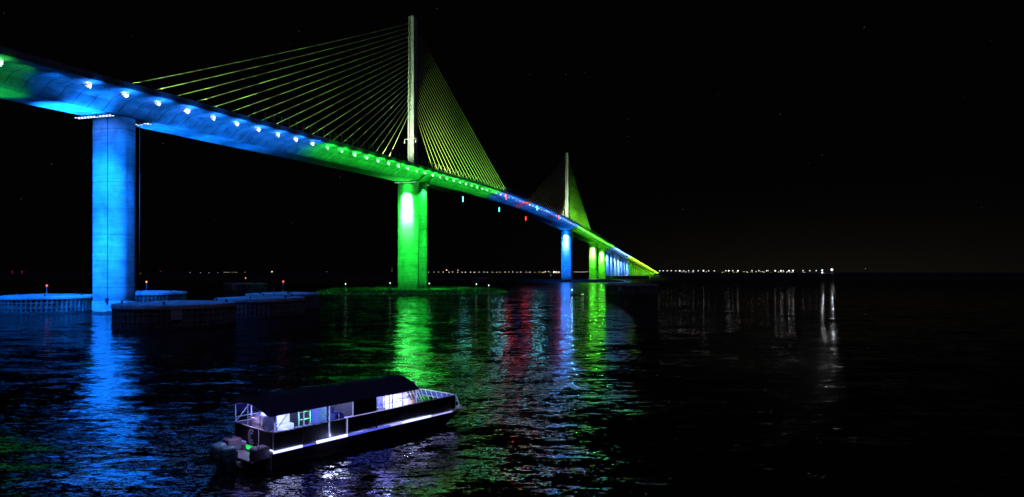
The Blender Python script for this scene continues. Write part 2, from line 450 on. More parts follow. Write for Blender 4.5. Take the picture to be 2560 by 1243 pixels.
# ---- floodlights along the wing (each fixture a part, its own lamp)
def zone(s):
    if s < -190: return ('green', GREEN)
    if s < -98: return ('blue', BLUE)
    if s < 103: return ('green', GREEN)
    if s < 362: return ('blue', BLUE)
    if s < 632: return ('lime', YGRN)
    if s < 840: return ('pale', LBLU)
    return ('lime2', LIME)
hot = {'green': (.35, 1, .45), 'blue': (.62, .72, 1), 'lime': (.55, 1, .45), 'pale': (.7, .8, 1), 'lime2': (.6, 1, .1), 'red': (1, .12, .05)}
lens = {k: emis('lens_glare_'+k, v, 3.2) for k, v in hot.items()}  # glow of the lenses and of the glare plates on each fixture
fix_mesh = {}
FU = 12.0
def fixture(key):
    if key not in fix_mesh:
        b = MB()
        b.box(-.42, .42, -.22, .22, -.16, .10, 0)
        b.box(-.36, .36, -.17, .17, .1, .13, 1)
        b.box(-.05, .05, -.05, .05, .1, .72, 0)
        for x0, x1, z0, z1 in ((-.60, -.1, -.2, .30), (-.05, .5, -.28, .22), (-.22, .2, -.62, -.32), (.1, .62, .28, .46)):  # jagged glowing plates, oversized to draw each lamp's glare
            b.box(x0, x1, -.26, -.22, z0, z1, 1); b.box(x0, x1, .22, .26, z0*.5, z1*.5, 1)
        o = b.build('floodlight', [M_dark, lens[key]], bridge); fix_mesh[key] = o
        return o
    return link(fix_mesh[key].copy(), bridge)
s = -195.6; cnt = 0; rng = random.Random(3)
far_fix = MB(); keys = list(lens)
while s < S1 - 3:
    key, colr = zone(s)
    if cnt == 40: key, colr = 'red', RED
    z = zd(s) - 1.62
    if abs(s + 186.8) < 1: s += 8.8; continue
    if cnt < 96:
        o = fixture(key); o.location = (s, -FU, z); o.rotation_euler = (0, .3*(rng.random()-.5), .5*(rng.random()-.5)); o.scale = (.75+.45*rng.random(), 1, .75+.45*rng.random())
        big = (1.0 if rng.random() > .25 else 1.8)*(.6 + .8*rng.random())
        pc = tuple(.16*h + c for h, c in zip(hot[key], colr))
        lamp('SPOT', 'floodlight_lamp', (s, -FU+.05, z+.20), (650 if s > -190 else 300)*big, pc, bridge, aim=(s, -FU+.35, z+2), radius=.12, angle=150, blend=.6)
        # main throw of the same fixture, up and inwards along the wing
        lamp('SPOT', 'wing_throw', (s, -FU-2.7, z-1.7), 600 if s < -190 else 4200, colr, bridge, aim=(s, -11.2, z+.8), radius=.2, angle=136 if s > -170 else 108, blend=1)
    else:
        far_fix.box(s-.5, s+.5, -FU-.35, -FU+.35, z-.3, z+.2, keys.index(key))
    s += 8.8; cnt += 1
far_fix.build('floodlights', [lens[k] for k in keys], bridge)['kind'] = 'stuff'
# beyond the last single fixture: linear strips under the wing
s = 650.0
while s < S1 - 20:
    ln = 40.0; key, colr = zone(s + ln/2); sm = s + ln/2
    o = lamp('AREA', 'wing_strip', (sm, -FU-.8, zd(sm)-3.3), 7500, colr, bridge, sx=ln, sy=.3)
    o.rotation_mode = 'XYZ'; o.rotation_euler = (radians(180) - .25, .04, 0)
    s += ln

# ---- pier floodlights
def pier_lights(s, col, k=1.0, blob=0.0, face=3.1, rows=None, blobz=9.0, blobcol=None, soff=1.0):
    zt = zs(s)
    # low wash from 30 m before the shaft, under the soffit
    q = s - face
    lamp('SPOT', 'pier_wash_low', (q-26, -1.0, zs(q-26)-.7), 480000*k, col, bridge, aim=(q, 0, 8), radius=1.0, angle=34, blend=1)
    lamp('SPOT', 'pier_wash_mid', (q-20, 1.0, zs(q-20)-.7), 150000*k, col, bridge, aim=(q, 0, zt*.62), radius=1.0, angle=50, blend=1)
    lamp('SPOT', 'pier_wash_top', (q-14, 0, zs(q-14)-.7), 14000*k, col, bridge, aim=(q, 0, zt*.86), radius=.4, angle=70, blend=1)
    if blob:
        for dz, f_, an in ((-3.5, .5, 30), (1.5, .55, 28), (6.5, .26, 24)):
            lamp('SPOT', 'pier_spot', (q-9.0, .3, zt-.8), 230000*blob*f_, blobcol or col, bridge, aim=(q, .2, zt-blobz-dz), radius=.8, angle=an, blend=.8)
    if soff:
        lamp('SPOT', 'soffit_fill', (q-1.2, 0, zt-10), 26000*k*soff, col, bridge, aim=(q-(7 if s < -20 else 13), 0, zs(q-8)), radius=.4, angle=46 if s < -20 else 120, blend=.7)  # added lamp without a fixture, brightens the soffit
def flood_array(s, sgn, face, n, par, key):
    b = MB(); q = s + sgn*(face+1.7); z = zs(q) - .5
    for y0, y1 in ((-5.4, 5.4),):
        for row in (0, 1):
            x = q + sgn*row*.8
            b.box(x-.06, x+.06, y0, y1, z+.12, z+.2, 0)
            for i in range(n):
                if rng.random() < .12: continue
                y = y0 + (y1-y0)*(i+.5)/n
                b.box(x-.2, x+.2, y-.3, y+.3, z-.14, z+.12, 0)
                b.box(x-.16, x+.16, y-.26, y+.26, z-.17, z-.14, 1)
    for y in (-4, 4):
        b.box(q-.05, q+.05, y-.05, y+.05, z+.2, z+.52, 0)
    b.build('floodlight_array', [M_dark, lens[key]], par)
HOTG = (.13, 1, .22); HOTB = (.11, .32, 1); HOTL = (.17, 1, .08)
pier_lights(SP, BLUE, 1.5, 0, soff=0)
flood_array(SP, -1, 3.1, 12, piers[SP], 'blue'); flood_array(SP, 1, 3.1, 12, piers[SP], 'blue')
# side wash so that the rounded end of the shaft is lit too
lamp('SPOT', 'pier_wash_side', (SP-16, -13, zs(SP-16)-.8), 150000, BLUE, bridge, aim=(SP, -3, 14), radius=.4, angle=60, blend=1)
lamp('SPOT', 'pier_wash_side', (SP-9, -13, zs(SP-9)-.8), 16000, BLUE, bridge, aim=(SP, -3, 33), radius=.4, angle=80, blend=1)
# unseen spots added along the wing to imitate blue spill on the fender cells
def w2l(X, Y, z):
    dX, dY = X - T1.x, Y - T1.y
    return (dX*sin(TH) + dY*cos(TH), -(dX*cos(TH) - dY*sin(TH)), z)
def cell_fill(px, Y, frm, P, ang):
    lamp('SPOT', 'cell_fill', frm, P, BLUE, bridge, aim=w2l(gx(px, Y), Y, 2.0), radius=.3, angle=ang, blend=.7)
cell_fill(116, 157, (SP-34, 12.4, zs(SP-34)-.2), 260000, 44)
cell_fill(368, 184, (SP+2, 13.0, zs(SP)-.2), 130000, 44)
cell_fill(440, 117, (SP-4, -13.0, zs(SP)-.2), 45000, 44)
cell_fill(440, 117, (-206, -13.0, zs(-206)), 45000, 44)
cell_fill(652, 142, (SP-2, -13.0, zs(SP)-.2), 50000, 36)
cell_fill(708, 168, (SP+6, -13.0, zs(SP)-.2), 50000, 36)
lamp('SPOT', 'soffit_fill', (-188.5, 0, zs(-188)-8), 3800, GREEN, bridge, aim=(-189, 0, zs(-188)), radius=.4, angle=84, blend=.5)  # unmounted lamp added below the deck to green the soffit
lamp('SPOT', 'soffit_fill', (-172, 0, zs(-172)-9), 80000, BLUE, bridge, aim=(-172, 0, zs(-172)), radius=.4, angle=86, blend=.5)  # unmounted lamp added below the deck to brighten the soffit
for sx_, P_ in ((-150, 32000), (-133, 20000), (-116, 10000)):
    lamp('SPOT', 'soffit_fill', (sx_, 0, zs(sx_)-9), P_, BLUE, bridge, aim=(sx_+4, 0, zs(sx_)), radius=.4, angle=120, blend=.9)  # more unmounted fill added under the soffit past the pier
lamp('SPOT', 'wing_throw', (-190.5, -FU-1.5, zd(-190)-3.3), 350, (.03, 1, .03), bridge, aim=(-190.5, -9.5, zd(-190)-1), radius=.2, angle=88, blend=.8)  # added throw, no fixture stands here; greens the web
lamp('SPOT', 'wing_throw', (-184.5, -FU-1.5, zd(-184)-3.3), 1300, BLUE, bridge, aim=(-184.0, -9.5, zd(-184)-1), radius=.2, angle=88, blend=.8)  # added throw without a fixture, carries blue to the zone edge
for ds, kk in ((-4.7, 1.0), (4.7, .8)):
    pier_lights(TS[0]+ds, GREEN, .30*kk, 4.2 if ds < 0 else 0, 1.15, blobz=12, blobcol=HOTG, soff=1.6 if ds < 0 else 0)
    flood_array(TS[0]+ds, math.copysign(1, ds), 1.15, 12, piers[TS[0]+ds], 'green')
lamp('SPOT', 'pier_wash_side', (TS[0]+2.2, -4.4, zs(2)-.9), 60000, GREEN, bridge, aim=(TS[0]+4.0, -3.6, 30), radius=.3, angle=60, blend=1)
lamp('SPOT', 'pier_spill', (TS[0]-13.0, -3, zs(0)-1.5), 30000, GREEN, bridge, aim=(TS[0]-11, -5, 0), radius=.8, angle=104, blend=.3)
lamp('SPOT', 'pier_spill', (TS[0]+13.0, -3, zs(0)-1.5), 25000, GREEN, bridge, aim=(TS[0]+12, -6, 0), radius=.8, angle=104, blend=.3)
lamp('SPOT', 'pier_spill', (TS[1]-13.0, -3, zs(0)-1.5), 22000, BLUE, bridge, aim=(TS[1]-11, -5, 0), radius=.8, angle=104, blend=.3)
lamp('SPOT', 'leg_wash', (TS[0]-10, -13, zs(-8)-.9), 200000, GREEN, bridge, aim=(TS[0]+4, -3.4, 9), radius=.3, angle=36, blend=1)
lamp('SPOT', 'leg_wash', (TS[0]-8, -13, zs(-8)-.9), 60000, GREEN, bridge, aim=(TS[0]+4, -3.4, 36), radius=.3, angle=60, blend=1)
for ds in (-4.7, 4.7):
    pier_lights(TS[1]+ds, BLUE, .55, 3.6 if ds < 0 else 0, 1.15, blobz=11, blobcol=HOTB, soff=1.4 if ds < 0 else 0)
for i, s in enumerate(list(piers)):
    if s in side_piers and s > 400:
        v = .55 + .7*rng.random()
        if s < 620: pier_lights(s, YGRN, .45, 3.2, blobcol=HOTL, blobz=12, soff=1.0)
        elif s < 900: pier_lights(s, rng.choice([LBLU, (.03, .22, 1), (.16, .5, 1)]), .3*v, 1.6*v, blobcol=HOTB, blobz=14, soff=.15)
        else: pier_lights(s, rng.choice([YGRN, YGRN, (.16, 1, .01), (.5, .8, .01)]), .11*v, .12 if rng.random() > .25 else .8, blobcol=HOTL, blobz=9, soff=.05)

# ---- lights for the stays and pylons (on the median, aimed up)
CL = (.36, 1.0, .20)
for s, kk in ((TS[0], 1.0), (TS[1], 1.6)):
    for sg in (-1, 1):
        for i in range(11):
            sa = s + sg*(16 + 14.6*i)
            z = zd(sa) + .95
            k2 = kk * (1.0 if not (sg > 0 and i < 3) else 1.7)
            cc = CL if not (sg > 0 and i < 3) else (.6, 1.0, .30)
            if s > 100 and sg < 0: k2 *= .32
            elif s > 100: cc = (.20, 1.0, .05); k2 *= 1.15
            lamp('SPOT', 'stay_uplight', (sa, -.75, z), 17000*k2*(1.25 if sg > 0 and s < 100 else 1), cc, bridge, aim=(sa - sg*5, 0, z+22), radius=.12, angle=116, blend=.9)
    for yy in (-.8, .8):
        lamp('SPOT', 'pylon_flood', (s-36, yy, zd(s-36)+1.2), 130000, (.66, .92, .58), bridge, aim=(s, 0, zd(s)+34), radius=.3, angle=74, blend=.8)
# warm roadway lamps over the main span
for s in (215, 250, 285, 320):
    lamp('POINT', 'road_lamp', (s, 4, zd(s)+5), 7000, (1, .62, .25), bridge, radius=.2)

# ---- navigation lights under the deck edges (things of their own)
def l2w(s, u, z):
    a = pi/2 - TH
    return Vector((T1.x + s*cos(a) + u*sin(a), T1.y + s*sin(a) - u*cos(a), z))
NV = {'cyan': emis('nav_cyan', (.12, .95, .9), 7.0), 'red': emis('nav_red', (1, .035, .03), 9.0)}
def navlight(s, u, z, key, label, beam):
    e = empty('navigation_light', l2w(s, u, z), pi/2 - TH)
    tag(e, label, 'navigation light', 'navigation lights under the deck edges')
    MB().lathe([(.16, -1.6), (.26, -1.5), (.26, 1.45), (.16, 1.6)], n=12).build('lamp_streak', NV[key], e)  # tube drawn as tall as the lamp's smeared streak of light
    top = zd(s) - .45 - z
    MB().tube([(0, 0, 1.6), (0, 0, top)], .07, 6).build('hanger', M_dark, e)
    c = (1, .05, .06) if key == 'red' else (.2, .9, 1)
    if beam:
        lamp('SPOT', 'navigation_beam', (0, -.35, 0), beam, c, e, aim=(-16, -10, -4.5), radius=1.2, angle=70, blend=.8)
    else:
        lamp('POINT', 'navigation_glow', (0, -.45, 0), 140, c, e, radius=.15)
navlight(108, -14.6, 56.4, 'cyan', 'pale cyan light hanging below the far deck edge, nearest the first pylon', 1200)
navlight(185, -14.6, 56.9, 'cyan', 'pale cyan light hanging below the far deck edge, just left of a red one', 3000)
navlight(261, -14.6, 56.3, 'red', 'red light hanging below the far deck edge against the black sky', 1500)
navlight(107, 14.62, 56.9, 'red', 'red light on the near deck edge where green floodlighting turns blue', 1500)
navlight(185.6, 14.62, 57.3, 'cyan', 'pale cyan light on the near deck edge at midspan', 4500)
navlight(262, 14.62, 56.6, 'red', 'red light on the near deck edge beside the far pylon', 1800)

# ================================================================== FENDER CELLS
def cell(px, Y, Rr, ztop, label, mast=None, sign=None, lampk='amber', dark=False):
    X = gx(px, Y)
    e = empty('fender_cell', (X, Y, 0)); tag(e, label, 'fender cell', 'round sheet pile fender cells in the water')
    n = 264; rings = []
    for z in (-2.5, .3, ztop-.55):
        ring = []
        for k in range(n):
            t = 2*pi*k/n; ph = (k % 4)
            rr = Rr - (.0 if ph in (0, 1) else .32)
            ring.append((rr*cos(t), rr*sin(t), z))
        rings.append(ring)
    MB().loft(rings, 0, False, True, False).build('sheet_pile_wall', M_pile, e)
    MB().lathe([(Rr+.12, ztop-.62), (Rr+.12, ztop-.02), (Rr-.05, ztop+.04), (Rr*.5, ztop+.3), (.01, ztop+.5)], n=72, smooth=True, caps=False).build('cap', M_cap, e)
    wl = MB()
    for z in (ztop*.32, ztop*.62):
        wl.lathe([(Rr-.2, z-.14), (Rr-.1, z-.14), (Rr-.1, z+.14), (Rr-.2, z+.14)], n=72, caps=False)
    wl.build('waler', M_pile, e)
    rg = [[((Rr+.07)*cos(2*pi*k/90), (Rr+.07)*sin(2*pi*k/90), z if i == 0 else z + .22*sin(k*1.9)*sin(k*.7)) for k in range(90)] for i, z in enumerate((-1.5, .55))]
    MB().loft(rg, 0, False, True, False).build('tide_mark', M_stain, e)
    b = MB()
    for k in range(5):
        a = 2.4*k + px; b.lathe([(.16, 0), (.16, .4), (.24, .42), (.24, .52)], (Rr*.86*cos(a), Rr*.86*sin(a), ztop+.05), 10)
    b.build('bollards', M_dark, e)['kind'] = 'stuff'
    if mast is not None:
        mx_, my_, h = mast
        zz = ztop + .5*(1 - sqrt(mx_**2+my_**2)/Rr)
        m_ = MB(); m_.tube([(mx_, my_, zz-.05), (mx_, my_, zz+h)], .09, 8); m_.lathe([(.28, zz-.05), (.28, zz+.08), (.1, zz+.2)], (mx_, my_, 0), 12)
        mo = m_.build('mast', M_steel, e)
        if lampk is None: return e
        l_ = MB(); l_.lathe([(.1, 0), (.2, .04), (.2, .32), (.08, .42)], (mx_, my_, zz+h), 10)
        l_.build('lantern', AMB if lampk == 'amber' else REDL, mo)
    if sign is not None:
        a0, zc, sz = sign
        s_ = MB(); dirv = Vector((cos(a0), sin(a0), 0)); tv = Vector((-sin(a0), cos(a0), 0))
        c = dirv*(Rr+.3)
        mtx = Matrix(((tv.x, dirv.x, 0, c.x), (tv.y, dirv.y, 0, c.y), (0, 0, 1, zc), (0, 0, 0, 1)))
        s_.box(-sz/2, sz/2, -.04, .04, -sz/2, sz/2, mat=mtx)
        s_.build('sign_board', M_sign, e)
    return e
AMB = emis('lantern_amber', (1, .22, .06), 3.5); REDL = emis('lantern_red', (1, .12, .08), 2.2)
cell(116, 157, 10.4, 4.0, 'round fender cell lit blue on its ribbed side, at the left edge of the picture', (0.1, 0, 1.7), None, 'red')
cell(368, 184, 10.0, 4.0, 'round fender cell half hidden behind the blue pier', (-.2, 0, 2.2))
cell(440, 117, 9.9, 4.05, 'nearest round fender cell, dark, in front of the right side of the blue pier', None, (radians(-62), 2.5, 1.7))
cell(652, 142, 9.2, 4.05, 'dark fender cell with a bare thin mast, right behind the nearest cell', (.6, 6, 2.0), None, None)
cell(708, 168, 9.0, 4.1, 'fender cell with a red lantern on its mast, just left of the rocky island', (0, 0, 2.4), None, 'red')
cell(614, 312, 9.8, 4.4, 'distant dim fender cell carrying a pale square sign, left of the rocky island', (0, 0, 1.8), (radians(-98), 2.6, 2.3))
cell(1579, 275, 11.0, 4.6, 'black fender cell with a square sign in front of the far lime piers', (-2, 2, 3.2), (radians(-126), 2.8, 1.6), 'red')
cell(1195, 640, 9.0, 4.4, 'faint far fender cell with a lantern, out between the green and the far blue pier', (-4, -2, 4.5), None)
cell(1398, 760, 9.0, 4.4, 'faint dark fender cell behind the foot of the far blue pier')
e = empty('fender_wall', (gx(1561, 900), 900, 0)); tag(e, 'long low black fender wall standing before the row of far piers', 'fender wall')
MB().box(-33, 33, -3, 3, -2, 4.2, bev=.2).build('wall', M_pile, e)
cb_ = MB()
for i in range(34): cb_.box(-33+i*2-.35, -33+i*2+.35, -3.35, -2.95, -2, 3.9)
cb_.build('fender_piles', M_dark, e)['kind'] = 'stuff'
MB().box(-33.3, 33.3, -3.5, 3.3, 4.2, 4.7, bev=.1).build('coping', M_cap, e)

# ================================================================== ROCK ISLANDS
def island(name, px, Y, rx, ry, h, nrock, seed, scrub=0, yaw=0.0, flat=.4):
    rg = random.Random(seed); X = gx(px, Y)
    base = MB(); n = 96; rings = []
    for fr_, z in ((1.0, -1.5), (.985, .25), (.93, h*.6), (.82, h*.92), (.4, h), (.01, h)):
        ring = []
        for k in range(n):
            t = 2*pi*k/n; wob = 1 + .05*sin(3*t+seed) + .035*sin(7*t+2*seed) + .02*sin(17*t)
            ring.append((rx*fr_*wob*cos(t), ry*fr_*wob*sin(t), z + (rg.random()-.5)*.2*(fr_ < .98)))
        rings.append(ring)
    base.loft(rings, 0, False, True, False)
    e = base.build(name, M_rock); e.location = (X, Y, 0); e.rotation_euler = (0, 0, yaw); tag(e, kind='structure')
    rk = MB()
    for i in range(nrock):
        t = rg.random()*2*pi; fr_ = 1.01 - .26*rg.random()**1.3
        wob = 1 + .05*sin(3*t+seed) + .035*sin(7*t+2*seed)
        z = (0.0 if fr_ > .97 else h*(min(1, (1-fr_)/.16)))
        c = Vector((rx*fr_*wob*cos(t), ry*fr_*wob*sin(t), z*.85 + .05)); sz = .45 + .75*rg.random()
        vs = []
        for (a, b_, cc) in ((1,0,0),(-1,0,0),(0,1,0),(0,-1,0),(0,0,1),(0,0,-1),(.7,.7,.5),(-.7,.7,.4),(.7,-.7,.45),(-.7,-.7,.5)):
            vs.append(c + Vector((a, b_, cc*.8))*sz*(.75 + .5*rg.random()))
        import_faces = [(0,6,4),(6,2,4),(2,7,4),(7,1,4),(1,9,4),(9,3,4),(3,8,4),(8,0,4),(0,5,6),(6,5,2),(2,5,7),(7,5,1),(1,5,9),(9,5,3),(3,5,8),(8,5,0)]
        rk.add(vs, import_faces, 0)
    o = rk.build('riprap', M_rock); o.location = e.location; o.rotation_euler = e.rotation_euler; tag(o, kind='stuff')
    if scrub:
        lf = MB()
        for i in range(scrub):
            t = rg.random()*2*pi; fr_ = .72 + .22*rg.random()
            c = Vector((rx*fr_*cos(t), ry*fr_*sin(t), h*.85))
            R_ = .5 + .7*rg.random()
            for q in range(38):
                d = Vector((rg.gauss(0, 1), rg.gauss(0, 1), abs(rg.gauss(0, .8)))).normalized()*R_*(.5+.6*rg.random())
                p = c + d; a = Vector((rg.gauss(0, 1), rg.gauss(0, 1), rg.gauss(0, 1))).normalized()*.16; b_ = a.cross(Vector((rg.gauss(0, 1), rg.gauss(0, 1), rg.gauss(0, 1)))).normalized()*.10
                lf.add([p-a, p+b_, p+a, p-b_], [(0, 1, 2, 3)])
        o = lf.build('shore_scrub', M_leaf); o.location = e.location; o.rotation_euler = e.rotation_euler; tag(o, kind='stuff')
    return e
island('rocky_island', 1030, 303, 44, 40, 1.6, 2600, 3, 700)
island('far_rocky_island', 1430, 652, 52, 40, 1.9, 1500, 5, 0)
GL = emis('post_lamp', (.7, 1, .75), 3.0)
def wpost(px, Y, h, z0, label, lamp_=True):
    e = empty('marker_post', (gx(px, Y), Y, z0)); tag(e, label, 'marker post', 'marker posts on the rocky island')
    m_ = MB(); m_.tube([(0, 0, -.6), (0, 0, h)], .11, 8); m_.build('post', M_steel, e)
    MB().box(-.45, .45, -.4, .4, -.3, .75, bev=.08).build('base_block', M_cap, e)
    MB().lathe([(.1, 0), (.2, .05), (.2, .35), (.1, .42)], (0, 0, h), 10).build('lantern', GL, e)
wpost(864, 285, 2.5, 1.8, 'leftmost slim marker post, at the scrubby left end of the rocky island')
wpost(975, 290, 2.7, 1.9, 'slim marker post on the rocks just left of the green pier')
wpost(1073, 290, 2.5, 1.9, 'slim marker post on the rocks just right of the green pier')
wpost(1191, 290, 2.3, 1.8, 'second slim marker post from the right end of the rocky island')
wpost(1222, 286, 2.0, 1.7, 'rightmost slim marker post on the rocky island')
wpost(1377, 640, 4.5, 1.9, 'slim marker post on the far island left of the blue pier')

# ================================================================== FAR SHORE
YS = 6000.0; PM = F/YS
sh = MB()
ring = []
xs = [gx(p, YS) for p in range(-500, 2141, 20)]
rgs = random.Random(11)
top = [(x, YS + 60, 3.5 + 6*rgs.random()*(1 if x < gx(1640, YS) else .3)) for x in xs]
bot = [(x, YS + 25, -1) for x in xs]; bk = [(x, YS + 500, 3) for x in xs]
n = len(xs); sh.add(bot + top + bk, [(i, i+1, n+i+1, n+i) for i in range(n-1)] + [(n+i, n+i+1, 2*n+i+1, 2*n+i) for i in range(n-1)])
tag(sh.build('far_shore', M_shore), kind='structure')
SL = {'white': emis('shore_white', (1, .93, .82), 2.2), 'warm': emis('shore_warm', (1, .70, .38), 1.9), 'amber': emis('shore_amber', (1, .6, .15), 2.4),
      'red': emis('shore_red', (1, .08, .05), .4), 'cool': emis('shore_cool', (.92, .96, 1), 2.6), 'dim': emis('shore_dim', (1, .85, .65), .7)}
lm = {}
def shorelamp(px, py, key, r_, label, group):
    z = HC + (HOR - py)/PM
    k = (key, round(r_, 1))
    if k not in lm:
        b = MB(); b.lathe([(.05, -r_), (.7*r_, -.7*r_), (r_, 0), (.7*r_, .7*r_), (.05, r_)], n=10, m=1)
        b.tube([(0, 0, -r_*.9), (0, 0, -30)], .35, 6, 0)
        o = b.build('shore_lamp', [M_dark, SL[key]]); lm[k] = o
    else: o = link(lm[k].copy())
    o.location = (gx(px, YS), YS - 20, z)
    tag(o, label, 'shore lamp', group)
    return o
G1 = 'sparse lamps along the dark left shore'
for px, py in ((177, 684), (201, 684), (226, 684), (388, 684), (478, 681.5), (504, 682), (525, 682), (547, 681.5)):
    shorelamp(px, py, 'dim', 2.6, 'small pale shore lamp far off on the left horizon', G1)
shorelamp(355, 684, 'amber', 2.8, 'small amber shore lamp just right of the blue pier', G1)
for px in (563, 567, 571, 575, 583, 589, 594, 615):
    shorelamp(px, 681, 'dim', 2.8, 'pale lamp in the short close row on the horizon left of the yellow lamp', 'close row of lamps on the left horizon')
shorelamp(682, 679.6, 'amber', 5.5, 'bright yellow shore lamp alone on the horizon left of the green pier', G1)
for px, py in ((35, 678.8), (35, 683), (59, 678.8), (59, 683), (404, 679)):
    shorelamp(px, py, 'red', 3.6, 'red warning lamp on the far left horizon', 'red warning lamps on the left horizon')
shorelamp(981, 672, 'dim', 2.0, 'faint upper lamp on a dark mast left of the green pier', G1)
shorelamp(981, 678, 'dim', 2.0, 'faint lower lamp on a dark mast left of the green pier', G1)
shorelamp(818, 679.5, 'dim', 2.2, 'single faint lamp on the horizon between the yellow lamp and the green pier', G1)
G2 = 'row of road lamps along the far causeway'
px = 1072.0
while px < 1402:
    shorelamp(px, 680.2 + rgs.random()*.8, 'warm' if rgs.random() < .5 else 'white', 2.4 + 1.2*rgs.random(), 'small warm road lamp in the row on the far causeway between the piers', G2)
    px += 8 + 6.5*rgs.random()
shorelamp(1117, 675.5, 'amber', 5.0, 'brighter amber lamp above the causeway row, just right of the green pier', G2)
shorelamp(1145.5, 675.8, 'warm', 3.6, 'warm lamp above the causeway row, second right of the green pier', G2)
for i in range(16):
    shorelamp(1355 + 46*rgs.random(), 678.5 + 3.5*rgs.random(), rgs.choice(['warm', 'white', 'white']), 2.6 + 1.6*rgs.random(), 'lamp in the dense cluster left of the far blue pier', 'dense lamp cluster left of the far blue pier')
for i in range(7):
    shorelamp(1436 + i*5.2, 679.5 + rgs.random(), 'white', 2.6, 'white shore lamp between the far blue pier and the lime pier', 'lamps between the far blue and lime piers')
G3 = 'white pier lamps along the right shore'
tiers = [1648, 1657, 1667, 1677, 1688, 1698, 1708, 1720, 1732, 1744, 1757, 1770, 1784, 1813, 1820, 1830, 1843, 1878, 1895, 1914, 1918, 1936, 1950, 1956, 1970, 1980, 2005, 2022, 2038]
for i, px in enumerate(tiers):
    big = px in (1698, 1757, 1820, 1843, 1936, 1950, 1970, 1980)
    shorelamp(px, 676.8 + .6*rgs.random(), 'cool', 6.0 if big else 3.6, 'brighter white lamp in the row on the right shore' if big else 'small white lamp in the row on the right shore', G3)
for i in range(40):
    shorelamp(1700 + 330*rgs.random(), 679.0 + 2.2*rgs.random(), rgs.choice(['warm', 'dim', 'white']), 2.0 + rgs.random(), 'tiny warm lamp low among the white lamps of the right shore', 'tiny warm lamps on the right shore')
G4 = 'dock lamps at the right end of the shore'
shorelamp(2053, 676.0, 'cool', 6.5, 'very bright upper white lamp, left one at the end of the lamp row', G4)
shorelamp(2053, 681.6, 'cool', 6.5, 'very bright lower white lamp under the left end lamp of the row', G4)
shorelamp(2077, 674.5, 'cool', 10.5, 'brightest white lamp, at the right end of the shore lamp row', G4)
shorelamp(2161, 672, 'dim', 2.2, 'lone faint lamp right of the bright end lamp', G4)
for px, z, P in ((2053, 22, 5.5e5), (2077, 30, 7e5), (1970, 20, 1.4e5), (1950, 20, .9e5), (1980, 20, .6e5), (1820, 20, .3e5)):
    lamp('POINT', 'dock_lamp', (gx(px, YS), YS-40, z), P*(.10 if px > 2000 else .03), (.95, .97, 1), radius=2.0)

# ================================================================== PASSENGER BOAT
exec_boat = True
BH = math.atan2(.772, .635)
boat = empty('passenger_boat', (-13.03, 32.67, 0), BH)
tag(boat, 'dark passenger boat with arched canopy, open sides glowing blue-white and twin outboards', 'boat')
M_hull = surf('hull_paint', (.012, .013, .018), rough=.45, scale=2)
M_hull2 = surf('transom_paint', (.34, .30, .36), (.26, .23, .29), rough=.5, scale=3)
M_deck = surf('deck_plate', (.55, .55, .57), (.42, .42, .45), rough=.55, scale=3)
M_panel = surf('black_side_panel', (.005, .005, .008), rough=.6, scale=3)
M_curt = surf('dark_curtain', (.004, .005, .022), rough=.9, scale=3, spec=.05)
M_rail = surf('white_rail', (.75, .75, .78), rough=.35, scale=5)
M_roof = surf('canopy_cloth', (.10, .095, .22), (.075, .07, .17), rough=.55, scale=1.2)
M_vin = surf('white_vinyl', (.72, .72, .74), (.6, .6, .63), rough=.5, scale=2)
M_blue = surf('blue_cushion', (.06, .10, .30), rough=.6, scale=3)
M_eng = surf('engine_cowl', (.16, .42, .42), (.11, .30, .31), rough=.4, scale=3)
M_eng2 = surf('engine_leg', (.06, .11, .12), rough=.4, scale=3)
M_wood = surf('wicker_panel', (.34, .20, .15), (.16, .10, .09), rough=.8, scale=9)
M_led = emis('led_strip', (.44, .47, 1.0), 2.6); M_ledd = emis('led_strip_dim', (.10, .14, 1.0), .9)
M_ledm = emis('led_strip_mid', (.42, .42, 1.0), 1.2)
M_gled = emis('green_strip', (.03, .9, .12), 1.0); M_scr = emis('screen_glow', (.03, .05, .35), .45)
LB, WB, DK = 12.7, 1.85, .87
# hull
hs = []
for x, hw, zb, zt_ in ((0, 1.76, -.4, .78), (.4, 1.78, -.45, .78), (9.5, 1.78, -.45, .78), (11.4, 1.76, -.42, .78), (12.2, 1.70, .02, .78), (12.9, 1.66, .42, .78), (13.3, 1.62, .66, .78)):
    hs.append([(x, -hw-.06, zt_), (x, -hw, zb + (zt_-zb)*.55), (x, -hw*.94, zb + (zt_-zb)*.2), (x, -hw*.6, zb), (x, 0, zb), (x, hw*.6, zb), (x, hw*.94, zb + (zt_-zb)*.2), (x, hw, zb + (zt_-zb)*.55), (x, hw+.06, zt_)])
MB().loft(hs).build('hull', M_hull, boat)
# deck plate with a pointed bow platform
out_ = [(0.0, -1.92), (12.6, -1.94), (13.45, -2.0), (13.55, -1.9), (13.55, 1.9), (13.45, 2.0), (12.6, 1.94), (0.0, 1.92)]
MB().loft([[(x, y, .785) for x, y in out_], [(x, y, DK) for x, y in out_]]).build('deck', M_deck, boat)
# transom and swim step
t_ = MB(); t_.box(-.06, 0, -1.74, 1.74, -.25, .80); tr = t_.build('transom', M_hull2, boat)
MB().box(-.95, -.06, -1.55, 1.55, .42, .52, bev=.03).build('swim_step', M_hull2, boat)
MB().box(-.99, -.95, -1.5, 1.5, .40, .53).build('step_edge', M_dark, boat)
